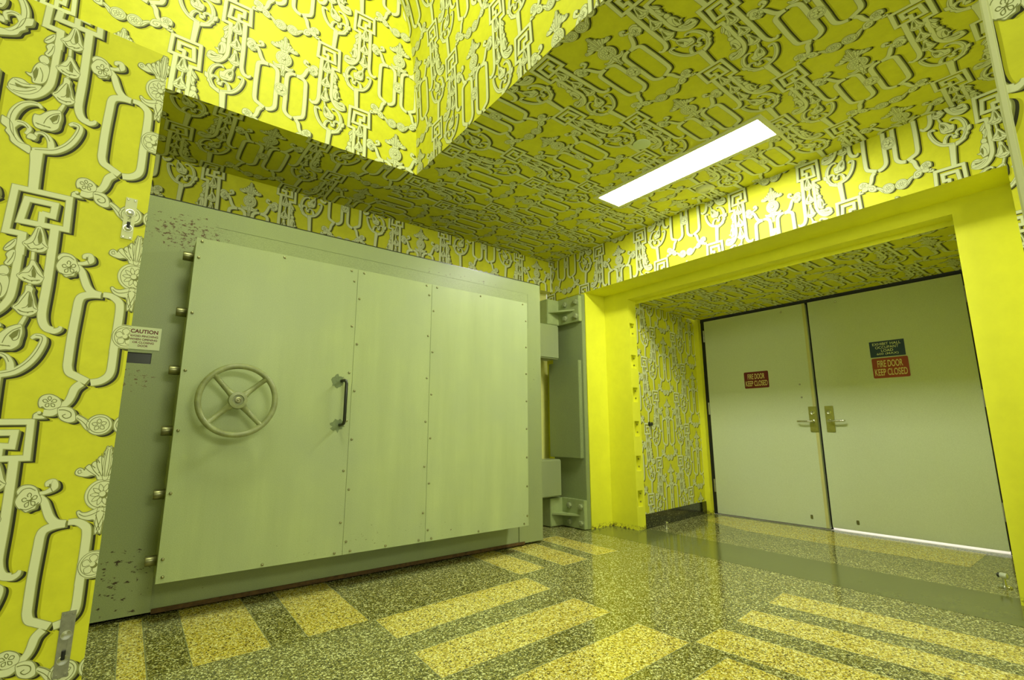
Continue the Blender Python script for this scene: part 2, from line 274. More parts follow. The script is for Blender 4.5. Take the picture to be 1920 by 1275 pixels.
# ------------------------------------------------------------------ wallpaper print
# one half of the repeat in millimetres: u = distance left of the axis, v = height above the medallion
MOTIF = [
('s',0,16.5,[(300.5,13.5),(302.7,83.2),(311.1,84.3),(343.1,84.7),(340.2,239.0),(206.2,241.6),(201.7,128.1),(315.6,127.3),(308.0,206.7),(238.5,207.7),(239.7,164.9),(268.1,167.2)]),
('s',0,15.5,[(266.6,172),(265.2,128)]),
('s',1,17.6,[(304.3,78.5),(303.1,-42.0),(303.2,-103.4),(306.8,-137.8),(321.3,-171.4),(343.0,-195.8),(366.7,-203.0),(387.2,-196.3),(398.5,-185.0)]),
('s',1,20.8,[(230.2,128.5),(228.6,74.0),(225.5,-68.3),(225.9,-155.5),(224.1,-183.8),(218.5,-205.7),(208.2,-221.3),(193.2,-226.3)]),
('s',1,[16.0,17.1,12.2,6.1],[(201.4,-226.0),(188.8,-228.6),(177.5,-221.3),(173.8,-210.6)]),
('s',1,[5.9,13.7,14.3,16.6,18.1,18.7,19.1,18.7,17.6,12.4],[(239.6,-260.3),(228.6,-250.2),(212.4,-254.0),(211.8,-275.2),(223.2,-314.0),(241.0,-346.2),(265.3,-370.4),(293.1,-381.1),(310.1,-386.0),(318.7,-387.3)]),
('s',1,[17.3,15.5,13.3,9.8,7.6,6.3],[(274.0,-365.5),(277.9,-343.2),(287.8,-325.2),(302.3,-318.1),(314.5,-323.5),(316.9,-339.9)]),
('s',1,[5.1,10.6,13.7,17.5,19.2,18.3,17.9,17.7,14.4],[(314.0,-230.3),(323.4,-220.0),(343.0,-223.0),(362.4,-239.6),(376.1,-269.6),(379.9,-305.0),(373.1,-341.8),(355.7,-370.5),(329.6,-387.5)]),
('s',1,[12.0,14.1,12.3,10.3,7.0],[(374.1,-325.6),(363.3,-305.5),(346.3,-304.2),(333.9,-317.1),(340.1,-338.5)]),
('p',1,0,[(337.1,-343.9),(331.4,-331.2),(320.4,-331.3),(312.5,-339.7),(317.3,-352.0),(326.2,-351.5),(334.9,-351.3)]),
('p',1,0,[(401.4,-297.0),(393.8,-299.0),(384.9,-302.4),(374.0,-318.9),(366.9,-352.3),(353.2,-372.8),(333.7,-374.3),(323.1,-379.7),(322.9,-403.1),(336.5,-398.8),(350.4,-391.5),(362.0,-384.9),(371.7,-376.0),(376.0,-361.4),(387.6,-346.8),(386.3,-334.6),(399.9,-324.4),(402.0,-310.6)]),
('s',0,[31.4,26.8,24.1,23.2],[(307.4,-389.8),(304.3,-425.4),(300.7,-487.1),(298.8,-522.4)]),
('p',1,0,[(272.2,118.3),(264.4,120.7),(257.7,109.6),(250.1,86.1),(244.2,66.7),(237.7,53.4),(241.6,41.9),(251.5,32.5),(265.4,30.7),(279.7,32.8),(289.9,41.1),(300.3,53.8),(290.8,67.3),(282.9,81.4),(278.3,97.6),(275.9,108.8)]),
('p',1,0,[(272.9,0.0),(263.8,-0.7),(256.8,-13.7),(247.7,-27.7),(240.7,-40.8),(234.8,-53.3),(241.1,-72.2),(257.1,-79.3),(275.5,-75.4),(291.9,-67.4),(299.4,-55.9),(289.9,-44.0),(282.3,-29.9),(275.4,-16.6)]),
('p',1,0,[(273.7,-87.1),(264.2,-85.1),(256.0,-93.5),(256.1,-106.5),(250.3,-125.4),(244.1,-147.2),(235.6,-164.3),(242.5,-178.2),(256.8,-187.6),(274.6,-184.9),(287.0,-172.9),(296.3,-161.4),(286.9,-147.7),(282.1,-128.5),(275.0,-111.6),(273.8,-99.9)]),
('p',1,0,[(267.6,-218.0),(277.9,-219.5),(292.8,-227.9),(304.6,-240.7),(316.0,-255.6),(328.9,-258.4),(330.4,-281.4),(322.6,-301.7),(308.7,-305.5),(293.3,-302.6),(279.9,-301.0),(266.0,-285.9),(263.4,-263.6),(261.8,-241.7)]),
('s',0,6.6,[(271.3,29.7),(269.1,-5.0)]),
('s',0,6.5,[(266.0,-79.7),(265.3,-91.1)]),
('s',0,[6.7,9.7],[(262.4,-188.7),(271.7,-221.8)]),
('l',1,1.7,[(269.5,113.7),(271.5,86.1),(276.3,63.9),(288.5,51.7),(296.7,53.9)]),
('l',1,1.8,[(265.2,112.0),(257.4,87.1),(256.9,69.2),(246.9,57.0),(238.9,51.6)]),
('l',1,1.8,[(276.3,63.9),(268.8,54.1),(259.5,59.6),(256.9,69.2)]),
('l',1,2.3,[(288.1,48.9),(278.5,38.2),(267.2,42.6),(257.0,42.3),(248.0,50.7)]),
('l',1,1.7,[(265.5,-15.8),(272.8,-40.7),(287.6,-47.0),(295.0,-55.8)]),
('l',1,1.8,[(264.2,-18.4),(253.1,-39.2),(243.6,-48.8),(236.4,-53.6)]),
('l',1,1.7,[(265.1,-18.6),(260.8,-40.9),(262.6,-55.9),(273.0,-52.4)]),
('l',1,2.5,[(285.5,-60.9),(277.1,-64.8),(266.7,-68.3),(253.2,-65.4),(243.5,-63.4)]),
('l',1,1.7,[(266.1,-105.6),(275.1,-130.1),(283.5,-151.3),(291.6,-161.2)]),
('l',1,1.7,[(264.2,-105.2),(259.1,-132.8),(263.4,-156.3),(273.9,-163.7)]),
('l',1,1.7,[(260.9,-107.4),(252.0,-134.3),(247.7,-156.4),(237.8,-163.2)]),
('l',1,2.5,[(282.7,-169.4),(272.3,-174.7),(260.5,-175.5),(247.6,-170.6)]),
('l',1,2.0,[(267.5,-226.8),(284.4,-238.5),(297.4,-258.8),(303.1,-282.3)]),
('l',1,2.0,[(268.7,-234.5),(269.3,-262.9),(279.6,-271.3),(285.8,-260.2)]),
('l',1,2.6,[(322.4,-287.9),(311.0,-289.4),(297.4,-290.0),(283.7,-290.6)]),
('p',1,0,[(339.2,22.3),(333.0,42.8),(315.6,63.7),(314.9,40.2),(328.3,19.5)]),
('p',1,0,[(331.8,7.0),(322.3,23.2),(312.4,23.0),(311.4,-9.7),(320.0,-29.2),(332.0,-23.9),(327.2,-6.7)]),
('p',1,0,[(343.1,-48.8),(336.4,-32.7),(323.3,-33.2),(317.0,-50.0),(324.0,-64.3),(337.3,-61.7)]),
('p',1,0,[(367.8,-116.0),(355.2,-113.0),(351.3,-88.0),(343.0,-67.0),(329.9,-59.5),(317.2,-66.5),(312.7,-88.4),(315.6,-122.3),(325.9,-140.0),(346.7,-145.3),(351.7,-128.1),(361.2,-123.5)]),
('p',1,0,[(402.5,-177.5),(395.6,-156.2),(384.7,-148.3),(370.1,-147.3),(354.0,-155.2),(334.7,-149.5),(324.3,-151.1),(331.3,-172.7),(348.6,-191.7),(369.5,-200.6),(389.2,-199.3),(399.9,-191.5)]),
('l',1,1.8,[(399.3,-179.6),(378.1,-176.0),(357.0,-168.6),(338.2,-160.5)]),
('l',1,1.8,[(390.9,-155.6),(372.9,-161.4),(351.2,-157.6)]),
('l',1,1.8,[(389.7,-195.7),(373.1,-192.8),(352.6,-181.9),(335.0,-164.8)]),
('l',1,1.9,[(344.0,-137.8),(340.2,-111.8),(341.1,-88.2)]),
('l',1,1.9,[(327.0,-132.6),(327.2,-104.6),(337.0,-81.8)]),
('l',1,2.0,[(336.9,24.6),(326.0,39.7),(317.9,57.2)]),
('l',1,2.0,[(325.0,-21.8),(317.5,-0.9),(314.8,17.4)]),
('p',1,0,[(207.2,13.1),(211.3,27.2),(202.8,41.4),(190.4,44.6),(177.1,41.8),(165.9,32.4),(159.2,15.6),(151.4,-1.0),(151.8,-13.3),(159.9,-18.2),(162.6,-29.4),(172.9,-33.2),(182.8,-38.4),(192.5,-30.0),(201.7,-24.6),(210.3,-8.7),(210.0,3.4)]),
('s',1,[8.5,10.8,16.2,15.3,10.8,7.4],[(158.1,15.8),(141.0,19.9),(124.9,33.1),(129.6,50.7),(142.7,47.4),(142.3,36.7)]),
('s',1,[12.8,17.2,19.4,20.4,22.0,22.3],[(156.9,6.9),(144.8,-8.7),(135.6,-34.2),(123.9,-62.3),(106.9,-80.3),(84.7,-85.2)]),
('l',1,2.1,[(179.0,2.0),(175.9,13.7),(181.4,19.4),(185.0,11.5),(179.0,2.0)]),
('l',1,2.1,[(174.9,-0.4),(164.8,-0.4),(162.3,8.2),(169.3,10.1),(174.9,-0.4)]),
('l',1,2.1,[(175.5,-6.0),(172.4,-17.6),(165.3,-18.1),(165.9,-9.0),(175.5,-6.0)]),
('l',1,2.1,[(180.0,-7.0),(188.0,-14.1),(186.1,-22.8),(179.7,-19.3),(180.0,-7.0)]),
('l',1,2.1,[(182.1,-2.0),(190.2,5.2),(196.0,0.2),(191.4,-6.6),(182.1,-2.0)]),
('l',1,1.9,[(207.2,13.1),(197.0,30.7),(182.5,34.4),(168.3,25.6)]),
('l',1,2.1,[(197.2,-26.6),(183.9,-31.1),(169.7,-25.0),(156.5,-11.3)]),
('s',1,21.2,[(84.8,-84.6),(110.4,-87.7),(132.3,-97.3),(139.8,-113.8),(141.2,-149.8),(143.2,-241.2),(142.4,-320.4),(141.0,-344.4),(134.1,-363.7),(117.9,-373.8),(85.4,-391.6)]),
('s',1,[21.2,20.9,19.1,17.5,18.2,21.9,17.6],[(99.6,-398.1),(114.1,-415.9),(120.5,-444.3),(128.1,-464.1),(144.0,-481.2),(161.7,-498.0),(181.4,-498.4)]),
('s',1,[15.7,19.2,22.3,22.4,22.3,21.9],[(78.3,-81.5),(56.1,-82.9),(35.3,-97.8),(28.2,-115.3),(26.3,-164.7),(27.6,-283.8)]),
('s',1,21.5,[(27.6,-250.5),(26.7,-316.6),(27.6,-352.3),(35.1,-372.1),(53.1,-387.9),(76.0,-394.3)]),
('p',1,0,[(196.5,-469.2),(195.0,-453.0),(187.6,-443.2),(174.3,-439.0),(161.8,-442.0),(148.4,-451.1),(141.3,-464.6),(143.4,-478.4),(153.7,-484.2),(163.1,-488.5),(177.1,-487.5),(185.2,-479.6),(191.6,-482.5)]),
('l',1,2.0,[(170.3,-459.9),(167.2,-451.0),(172.3,-445.8),(175.9,-451.4),(170.3,-459.9)]),
('l',1,2.0,[(166.4,-462.7),(156.7,-464.9),(153.8,-457.9),(161.0,-454.6),(166.4,-462.7)]),
('l',1,2.0,[(167.0,-467.7),(164.1,-477.8),(157.1,-478.8),(158.0,-471.2),(167.0,-467.7)]),
('l',1,2.0,[(171.2,-467.8),(179.1,-471.9),(177.7,-479.4),(171.1,-478.0),(171.2,-467.8)]),
('l',1,2.0,[(173.2,-463.0),(180.9,-455.4),(186.9,-459.1),(182.1,-465.8),(173.2,-463.0)]),
('p',1,0,[(203.4,-513.5),(202.9,-504.2),(193.3,-497.3),(184.1,-506.5),(174.7,-517.1),(201.7,-518.8)]),
('p',1,0,[(147.7,-484.0),(132.2,-478.1),(115.2,-481.7),(105.1,-494.0),(100.6,-510.5),(100.7,-524.4),(112.4,-530.0),(125.1,-527.3),(137.5,-519.3),(144.5,-505.8)]),
('l',1,2.5,[(144.9,-489.4),(130.6,-489.0),(115.1,-497.0),(113.1,-510.7),(124.6,-516.4),(134.0,-508.3),(126.6,-502.7)]),
('p',1,0,[(72,66),(79,72),(78,83),(70,90),(61,87),(57,82),(54,93),(47,100),(41,95),(39,91),(39,104),(32,110),(26,106),(27,115),(22,126),(15,126),(12,121),(12,138),(7,151),(0,158),(-8,150),(-8,55),(8,48),(20,50),(24,60),(36,65),(48,61),(60,62)]),
('l',1,1.6,[(2,58),(5,100),(3,152)]),
('l',1,1.6,[(6,60),(14,100),(18,136)]),
('l',1,1.6,[(10,60),(24,90),(31,118)]),
('l',1,1.6,[(16,60),(34,82),(42,102)]),
('l',1,1.6,[(24,62),(42,76),(58,92)]),
('l',1,1.8,[(62,76),(70,72),(73,80),(67,84),(65,78)]),
('l',1,2.2,[(8,128),(12,138)]),
('l',1,2.4,[(20,104),(26,116)]),
('l',1,2.4,[(30,88),(38,96)]),
('l',1,2.4,[(14,70),(20,74)]),
('p',1,0,[(60.8,-52.0),(55.1,-47.7),(47.1,-54.5),(33.9,-55.1),(18.1,-47.8),(-5.2,-39.2),(-9.3,-70.5),(-7.2,-128.1),(8.8,-99.3),(14.8,-81.4),(28.1,-80.7),(45.4,-75.2),(54.8,-67.0)]),
('l',1,2.1,[(54.9,-57.7),(39.4,-67.2),(20.8,-63.5),(2.7,-53.6)]),
('l',1,2.1,[(11.0,-64.8),(2.5,-91.8),(-4.3,-115.9)]),
('s',1,[11,17,24,22],[(99,-508),(82,-521),(64,-541),(48,-556)]),
('p',1,0,[(70.0,-537.0),(67.4,-524.0),(60.0,-513.0),(49.0,-505.6),(36.0,-503.0),(23.0,-505.6),(12.0,-513.0),(4.6,-524.0),(2.0,-537.0),(4.6,-550.0),(12.0,-561.0),(23.0,-568.4),(36.0,-571.0),(49.0,-568.4),(60.0,-561.0),(67.4,-550.0)]),
('l',1,1.9,[(63.0,-537.0),(60.3,-525.3),(52.8,-515.9),(42.0,-510.7),(30.0,-510.7),(19.2,-515.9),(11.7,-525.3),(9.0,-537.0),(11.7,-548.7),(19.2,-558.1),(30.0,-563.3),(42.0,-563.3),(52.8,-558.1),(60.3,-548.7),(63.0,-537.0)]),
('l',1,1.6,[(96,-504),(78,-515),(64,-528)]),
('l',1,1.6,[(97,-514),(76,-532),(60,-556)]),
('l',1,1.6,[(39.9,-536.2),(46.6,-528.7),(55.6,-533.0),(49.0,-540.5),(39.9,-536.2)]),
('l',1,1.6,[(36.5,-533.0),(31.4,-524.4),(38.3,-517.1),(43.3,-525.8),(36.5,-533.0)]),
('l',1,1.6,[(32.4,-535.3),(22.6,-537.5),(17.8,-528.7),(27.6,-526.6),(32.4,-535.3)]),
('l',1,1.6,[(33.3,-539.9),(32.3,-549.9),(22.5,-551.7),(23.5,-541.8),(33.3,-539.9)]),
('l',1,1.6,[(38.0,-540.5),(47.1,-544.5),(45.8,-554.4),(36.7,-550.4),(38.0,-540.5)]),
('d',0,0,[(266,108),(257,88),(254,70),(262,60),(267,82)]),
('d',0,0,[(264,-20),(255,-42),(255,-58),(264,-54),(267,-36)]),
('d',0,0,[(263,-108),(253,-134),(251,-155),(260,-160),(263,-132)]),
('d',0,0,[(270,-232),(272,-255),(282,-268),(291,-258),(283,-244)]),
('d',0,0,[(345,-84),(352,-108),(346,-132),(340,-118),(341,-98)]),
('d',0,0,[(388,-168),(366,-172),(346,-164),(360,-176),(382,-180)]),
('d',0,0,[(281.8,44),(284,41.6),(286.2,44),(284,46.4)]),
('d',0,0,[(259.8,40),(262,37.6),(264.2,40),(262,42.4)]),
('d',0,0,[(249.8,46),(252,43.6),(254.2,46),(252,48.4)]),
('d',0,0,[(277.8,-66),(280,-68.4),(282.2,-66),(280,-63.6)]),
('d',0,0,[(259.8,-70),(262,-72.4),(264.2,-70),(262,-67.6)]),
('d',0,0,[(247.8,-66),(250,-68.4),(252.2,-66),(250,-63.6)]),
('d',0,0,[(273.8,-174),(276,-176.4),(278.2,-174),(276,-171.6)]),
('d',0,0,[(255.8,-177),(258,-179.4),(260.2,-177),(258,-174.6)]),
('d',0,0,[(244.8,-171),(247,-173.4),(249.2,-171),(247,-168.6)]),
('d',0,0,[(313.8,-290),(316,-292.4),(318.2,-290),(316,-287.6)]),
('d',0,0,[(297.8,-290),(300,-292.4),(302.2,-290),(300,-287.6)]),
('d',0,0,[(285.8,-290),(288,-292.4),(290.2,-290),(288,-287.6)]),
('l',1,1.6,[(231.1,-247.7),(214.9,-251.5),(214.3,-272.7),(225.7,-311.5),(243.5,-343.7),(267.8,-367.9),(295.6,-378.6),(312.6,-383.5)]),
('l',1,1.6,[(280.4,-340.7),(290.3,-322.7),(304.8,-315.6),(317.0,-321.0)]),
('l',1,1.6,[(325.9,-217.5),(345.5,-220.5),(364.9,-237.1),(378.6,-267.1),(382.4,-302.5),(375.6,-339.3),(358.2,-368.0)]),
('l',1,1.6,[(365.8,-303.0),(348.8,-301.7),(336.4,-314.6)]),
('l',1,1.6,[(128,20),(133,30),(138,42)]),
]

def catmull(p, closed=False, k=5):
    p = [np.array(q, float) for q in p]; n = len(p); out = []
    for i in range(n if closed else n-1):
        a = p[(i-1) % n] if closed or i > 0 else p[i]; b = p[i]; c = p[(i+1) % n]; d = p[(i+2) % n] if closed or i < n-2 else c
        for j in range(k):
            t = j/k; out.append(.5*((2*b)+(-a+c)*t+(2*a-5*b+4*c-d)*t*t+(-a+3*b-3*c+d)*t**3))
    if not closed: out.append(p[-1])
    return np.array(out)
def ribbon(pts, wd, closed=False):
    n = len(pts); P_ = np.asarray(pts, float)
    if closed: nx = np.roll(P_, -1, 0); pv = np.roll(P_, 1, 0)
    else: nx = np.vstack([P_[1:], 2*P_[-1]-P_[-2]]); pv = np.vstack([2*P_[0]-P_[1], P_[:-1]])
    d1 = P_-pv; d2 = nx-P_
    d1 /= np.linalg.norm(d1, axis=1)[:, None]+1e-9; d2 /= np.linalg.norm(d2, axis=1)[:, None]+1e-9
    t = d1+d2; t /= np.linalg.norm(t, axis=1)[:, None]+1e-9
    nn = np.stack([-t[:, 1], t[:, 0]], 1); c = np.clip(np.abs((t*d1).sum(1)), 0.5, 1)
    h = (np.asarray(wd, float)/2/c)[:, None]*nn; L, R = P_+h, P_-h; tr = []
    for i in range(n if closed else n-1):
        j = (i+1) % n; tr.append((L[i], R[i], R[j])); tr.append((L[i], R[j], L[j]))
    return np.array(tr)
def fillpoly(pts):
    tri = tessellate_polygon([[Vector((p[0], p[1], 0)) for p in pts]])
    return np.array([[pts[i] for i in t] for t in tri], float)
def build_tile():
    els = []                                              # (layer, tris) ; layers 1..6 = soft, dark, mid, edge, cream, line
    def solid(tr, outline):
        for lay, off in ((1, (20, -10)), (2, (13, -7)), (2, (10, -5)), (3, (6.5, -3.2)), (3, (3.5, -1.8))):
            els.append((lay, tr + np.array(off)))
        els.append((4, outline)); els.append((5, tr))
    def mirror(seq, s): return [(s*-u, v) for u, v in seq]
    for s in (1, -1):
        for kind, sm, wd, pts in MOTIF:
            p = mirror(pts, s)
            if kind == 'd': els.append((8, fillpoly(p))); continue
            if kind == 'p':
                q = catmull(p, True, 4); solid(fillpoly(q), ribbon(np.vstack([q]), [4.2]*len(q), True))
                els.append((6, ribbon(q, [1.3]*len(q), True)))
            else:
                if sm:
                    q = catmull(p, False, 5)
                    ws = np.interp(np.linspace(0, len(p)-1, len(q)), range(len(p)), wd) if isinstance(wd, list) else np.full(len(q), wd)
                else: q = np.array(p, float); ws = np.full(len(q), wd)
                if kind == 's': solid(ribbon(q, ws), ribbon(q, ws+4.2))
                else: els.append((6, ribbon(q, np.full(len(q), max(1.9, ws[0]*1.05)))))
    def disc(cx, cy, rx, ry, n=28, scal=0, amp=0.0):
        return [(cx+rx*(1+amp*abs(math.sin(scal*a/2)))*math.cos(a), cy+ry*(1+amp*abs(math.sin(scal*a/2)))*math.sin(a)) for a in [2*PI*i/n for i in range(n)]]
    # medallion and rosette on the axis
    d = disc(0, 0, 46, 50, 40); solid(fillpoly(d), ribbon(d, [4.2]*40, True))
    els.append((6, ribbon(disc(0, 0, 39, 43, 40), [1.8]*40, True)))
    for i in range(10):
        a = 2*PI*i/10; e = (math.cos(a), math.sin(a)); f = (-e[1], e[0])
        q = catmull([(e[0]*9, e[1]*10), (e[0]*20+f[0]*6, e[1]*21+f[1]*6), (e[0]*33, e[1]*36), (e[0]*20-f[0]*6, e[1]*21-f[1]*6)], True, 4)
        els.append((6, ribbon(q, [1.5]*len(q), True)))
    els.append((6, fillpoly(disc(3, -3, 10.5, 10.5, 16)))); els.append((7, fillpoly(disc(-1, 1, 8.5, 8.5, 16))))
    for i in range(7):
        a = -1.2+.33*i; els.append((2, fillpoly(disc(33*math.cos(a), 35*math.sin(a), 2.2, 2.2, 6))) if False else (6, fillpoly(disc(34*math.cos(a), 37*math.sin(a), 2.6, 2.6, 6))))
    d = disc(0, -224, 38, 42, 40, 8, .04); solid(fillpoly(d), ribbon(d, [4.2]*40, True))
    els.append((6, ribbon(disc(0, -224, 37, 41, 30), [1.6]*30, True))); els.append((6, ribbon(disc(0, -224, 31, 34, 30), [1.6]*30, True)))
    for i in range(5):
        a = 2*PI*i/5+.3; e = (math.cos(a), math.sin(a)); f = (-e[1], e[0])
        q = catmull([(e[0]*6, -224+e[1]*6), (e[0]*20+f[0]*11, -224+e[1]*21+f[1]*11), (e[0]*29, -224+e[1]*31), (e[0]*20-f[0]*11, -224+e[1]*21-f[1]*11)], True, 4)
        els.append((6, ribbon(q, [1.6]*len(q), True)))
    els.append((6, fillpoly(disc(3, -227, 9.5, 9.5, 12)))); els.append((7, fillpoly(disc(-1, -223, 7.5, 7.5, 12))))
    for s in (1, -1):
        for cx, cy in ((-180, 2), (-190, -500)):
            els.append((6, fillpoly(disc(s*cx+2, cy-2, 6.5, 6.5, 12)))); els.append((7, fillpoly(disc(s*cx-1, cy+1, 5, 5, 12))))
    tris, lay, hh = [], [], []
    for i, (l, t) in enumerate(els):
        tris.append(t); lay.append(np.full(len(t), l)); hh.append(np.full(len(t), l*0.00022 + (i % 60)*2.2e-6))
    return np.concatenate(tris), np.concatenate(lay), np.concatenate(hh)
TILE, TLAY, THGT = build_tile()
def clip(T, L, H, a, c):
    """keep the part of triangles T (n,3,2) with a.p <= c"""
    d = T@np.asarray(a, float)-c; ins = d <= 1e-9; k = ins.sum(1)
    outT, outL, outH = [T[k == 3]], [L[k == 3]], [H[k == 3]]
    for want in (1, 2):
        m = k == want
        if not m.any(): continue
        t, dd, ii = T[m], d[m], ins[m]
        lone = np.argmax(ii if want == 1 else ~ii, axis=1); r = np.arange(len(t))
        A, B, D = t[r, lone], t[r, (lone+1) % 3], t[r, (lone+2) % 3]
        da, db, dc = dd[r, lone], dd[r, (lone+1) % 3], dd[r, (lone+2) % 3]
        ab = A+(B-A)*(da/(da-db))[:, None]; ac = A+(D-A)*(da/(da-dc))[:, None]
        if want == 1: outT.append(np.stack([A, ab, ac], 1)); outL.append(L[m]); outH.append(H[m])
        else:
            outT += [np.stack([ab, B, D], 1), np.stack([ab, D, ac], 1)]; outL += [L[m], L[m]]; outH += [H[m], H[m]]
    return np.concatenate(outT), np.concatenate(outL), np.concatenate(outH)
def printed(rect, anchor, W, V, extra=()):
    """pattern triangles inside the local rectangle; anchor = medallion position in local coordinates"""
    x0, x1, y0, y1 = rect; sx, sy = W/775, V/770; Ts, Ls, Hs = [], [], []
    mx, my = .42*W/.775, .45*V/.77
    i0, i1 = math.floor((x0-mx-anchor[0])/W), math.ceil((x1+mx-anchor[0])/W)
    for i in range(i0, i1+1):
        off = V/2 if i % 2 else 0; cx = anchor[0]+i*W
        j0, j1 = math.floor((y0-my*1.4-anchor[1]-off)/V), math.ceil((y1+my*2-anchor[1]-off)/V)
        for j in range(j0, j1+1):
            T = TILE*np.array([sx, sy])+np.array([cx, anchor[1]+off+j*V])
            mn, mx_ = T.min(1), T.max(1)
            keep = (mx_[:, 0] > x0) & (mn[:, 0] < x1) & (mx_[:, 1] > y0) & (mn[:, 1] < y1)
            if keep.any(): Ts.append(T[keep]); Ls.append(TLAY[keep]); Hs.append(THGT[keep])
    if not Ts: return None
    T, L, H = np.concatenate(Ts), np.concatenate(Ls), np.concatenate(Hs)
    for a, c in (((1, 0), x1), ((-1, 0), -x0), ((0, 1), y1), ((0, -1), -y0)) + tuple(extra): T, L, H = clip(T, L, H, a, c)
    return T, L, H
def papered(name, parts, parent=None, back=None):
    """parts: list of (origin, ex, ey, rect, anchor, W, V, polygon or None, extra clips). One mesh: paper + print."""
    VS, FS, MI, nv = [], [], [], 0
    for (o, ex, ey, rect, anchor, W, V, poly, extra) in parts:
        o, ex, ey = (np.array(q, float) for q in (o, ex, ey)); n = np.cross(ex, ey); n /= np.linalg.norm(n)
        pl = poly or [(rect[0], rect[2]), (rect[1], rect[2]), (rect[1], rect[3]), (rect[0], rect[3])]
        VS.append(np.array([o+ex*x+ey*y for x, y in pl])); FS.append(tuple(range(nv, nv+len(pl)))); MI.append(0); nv += len(pl)
        r = printed(rect, anchor, W, V, extra)
        if r is None: continue
        T, L, H = r; q = T.reshape(-1, 2)
        VS.append(o+q[:, :1]*ex+q[:, 1:]*ey+np.repeat(H, 3)[:, None]*n)
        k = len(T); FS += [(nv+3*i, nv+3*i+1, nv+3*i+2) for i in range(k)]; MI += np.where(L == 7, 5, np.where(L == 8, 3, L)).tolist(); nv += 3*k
    if back:
        bv, bf, bm_ = back
        FS += [tuple(i+nv for i in f) for f in bf]; VS.append(np.array([tuple(v) for v in bv])); MI += [len(WP)]*len(bf)
    me = bpy.data.meshes.new(name); me.from_pydata(np.concatenate(VS).tolist(), [], FS)
    for m in WP: me.materials.append(m)
    if back: me.materials.append(bm_)
    me.polygons.foreach_set('material_index', MI); me.update()
    ob = bpy.data.objects.new(name, me); C.objects.link(ob)
    if parent: ob.parent = parent
    return ob
def text(name, s, origin, ex, ey, height, m, parent=None, spacing=1.0, thick=0.0006, bold=0.0, maxw=None, align='CENTER'):
    cu = bpy.data.curves.new(name, 'FONT'); cu.body = s; cu.align_x = align; cu.align_y = 'CENTER'; cu.size = 1
    cu.extrude = 0; cu.offset = bold; cu.space_character = spacing
    t = bpy.data.objects.new(name+'_src', cu); C.objects.link(t); bpy.context.view_layer.update()
    me = bpy.data.meshes.new_from_object(t.evaluated_get(bpy.context.evaluated_depsgraph_get()))
    bpy.data.objects.remove(t)
    co = np.array([v.co[:] for v in me.vertices]); w_ = np.ptp(co[:, 0]); h_ = np.ptp(co[:, 1]); cy = (co[:, 1].max()+co[:, 1].min())/2; cx = (co[:, 0].max()+co[:, 0].min())/2
    sy = height/h_; sx = sy if maxw is None else maxw/w_
    o = Vector(origin); ex = Vector(ex); ey = Vector(ey); n = ex.cross(ey)
    for v in me.vertices: v.co = o + ex*((v.co.x-cx)*sx) + ey*((v.co.y-cy)*sy) + n*thick
    me.name = name; me.materials.clear(); me.materials.append(m)
    ob = bpy.data.objects.new(name, me); C.objects.link(ob)
    if parent: ob.parent = parent
    return ob
# ================================================================== THE SETTING
X, Y, Z = Vector((1, 0, 0)), Vector((0, 1, 0)), Vector((0, 0, 1))
XF, YB, HC = 3.844, 4.145, 2.98            # portal wall, wall behind the blast door, low ceiling
# ---- floor with inlaid terrazzo bands
def quadrow(qs, z): return [[(x, y, z) for x, y in q] for q in qs]
bands = [[(.072, 2.66), (.175, 2.655), (.175, 3.5), (.075, 3.5)], [(.333, 2.665), (.648, 2.672), (.652, 3.6), (.338, 3.6)],
         [(.812, 2.685), (1.133, 2.70), (1.157, 3.6), (.836, 3.6)],
         [(1.145, 2.39), (2.249, 2.488), (2.278, 2.771), (1.158, 2.69)], [(1.125, 1.92), (2.239, 1.981), (2.240, 2.275), (1.141, 2.208)],
         [(1.11, 1.42), (2.226, 1.486), (2.222, 1.789), (1.125, 1.735)], [(1.10, .95), (2.22, 1.0), (2.22, 1.3), (1.10, 1.24)],
         [(2.281, 2.847), (2.542, 2.865), (2.545, 3.60), (2.297, 3.60)], [(2.681, 2.824), (2.963, 2.847), (2.985, 3.55), (2.70, 3.55)],
         [(3.105, 2.88), (3.354, 2.87), (3.345, 3.62), (3.12, 3.62)],
         [(2.25, 1.477), (2.502, 1.492), (2.70, -.6), (2.42, -.6)], [(2.653, 1.488), (2.883, 1.517), (3.14, -.6), (2.89, -.6)],
         [(3.065, 1.513), (3.322, 1.542), (3.47, -.6), (3.22, -.6)],
         [(4.985, .95), (5.60, .95), (5.61, 3.20), (5.21, 3.20), (4.98, 2.6)]]
fv, ff, fi = [], [], []
def addq(q, mi):
    n = len(fv); fv.extend(q); ff.append(tuple(range(n, n+len(q)))); fi.append(mi)
addq([(-4, -4, 0), (5.68, -4, 0), (5.68, 4.4, 0), (-4, 4.4, 0)], 0)
addq([(5.68, -4, 0), (9, -4, 0), (9, 4.4, 0), (5.68, 4.4, 0)], 4)
for q in bands: addq([(x, y, .0004) for x, y in q], 1)
addq([(3.722, .2, .0008), (4.31, .2, .0008), (4.31, 3.75, .0008), (3.745, 3.75, .0008)], 2)
for q in bands[:10]+bands[10:13]:                                   # thin divider strips round the bands
    for i in (0, 1, 2, 3):
        a, b = Vector(q[i]), Vector(q[(i+1) % 4]); d = (b-a).normalized(); n = Vector((d.y, -d.x))*.0022
        addq([(*(a-n), .0006), (*(b-n), .0006), (*(b+n), .0006), (*(a+n), .0006)], 3)
floor = struct(mesh_obj('floor', fv, ff, [TGREY, TYEL, THRESH, BEAD, WHITEFLOOR], fi))

PALEY = mottled('pale_yellow_wall_paint', (0.80, 0.79, 0.24), 0.03, 6, 0.5)
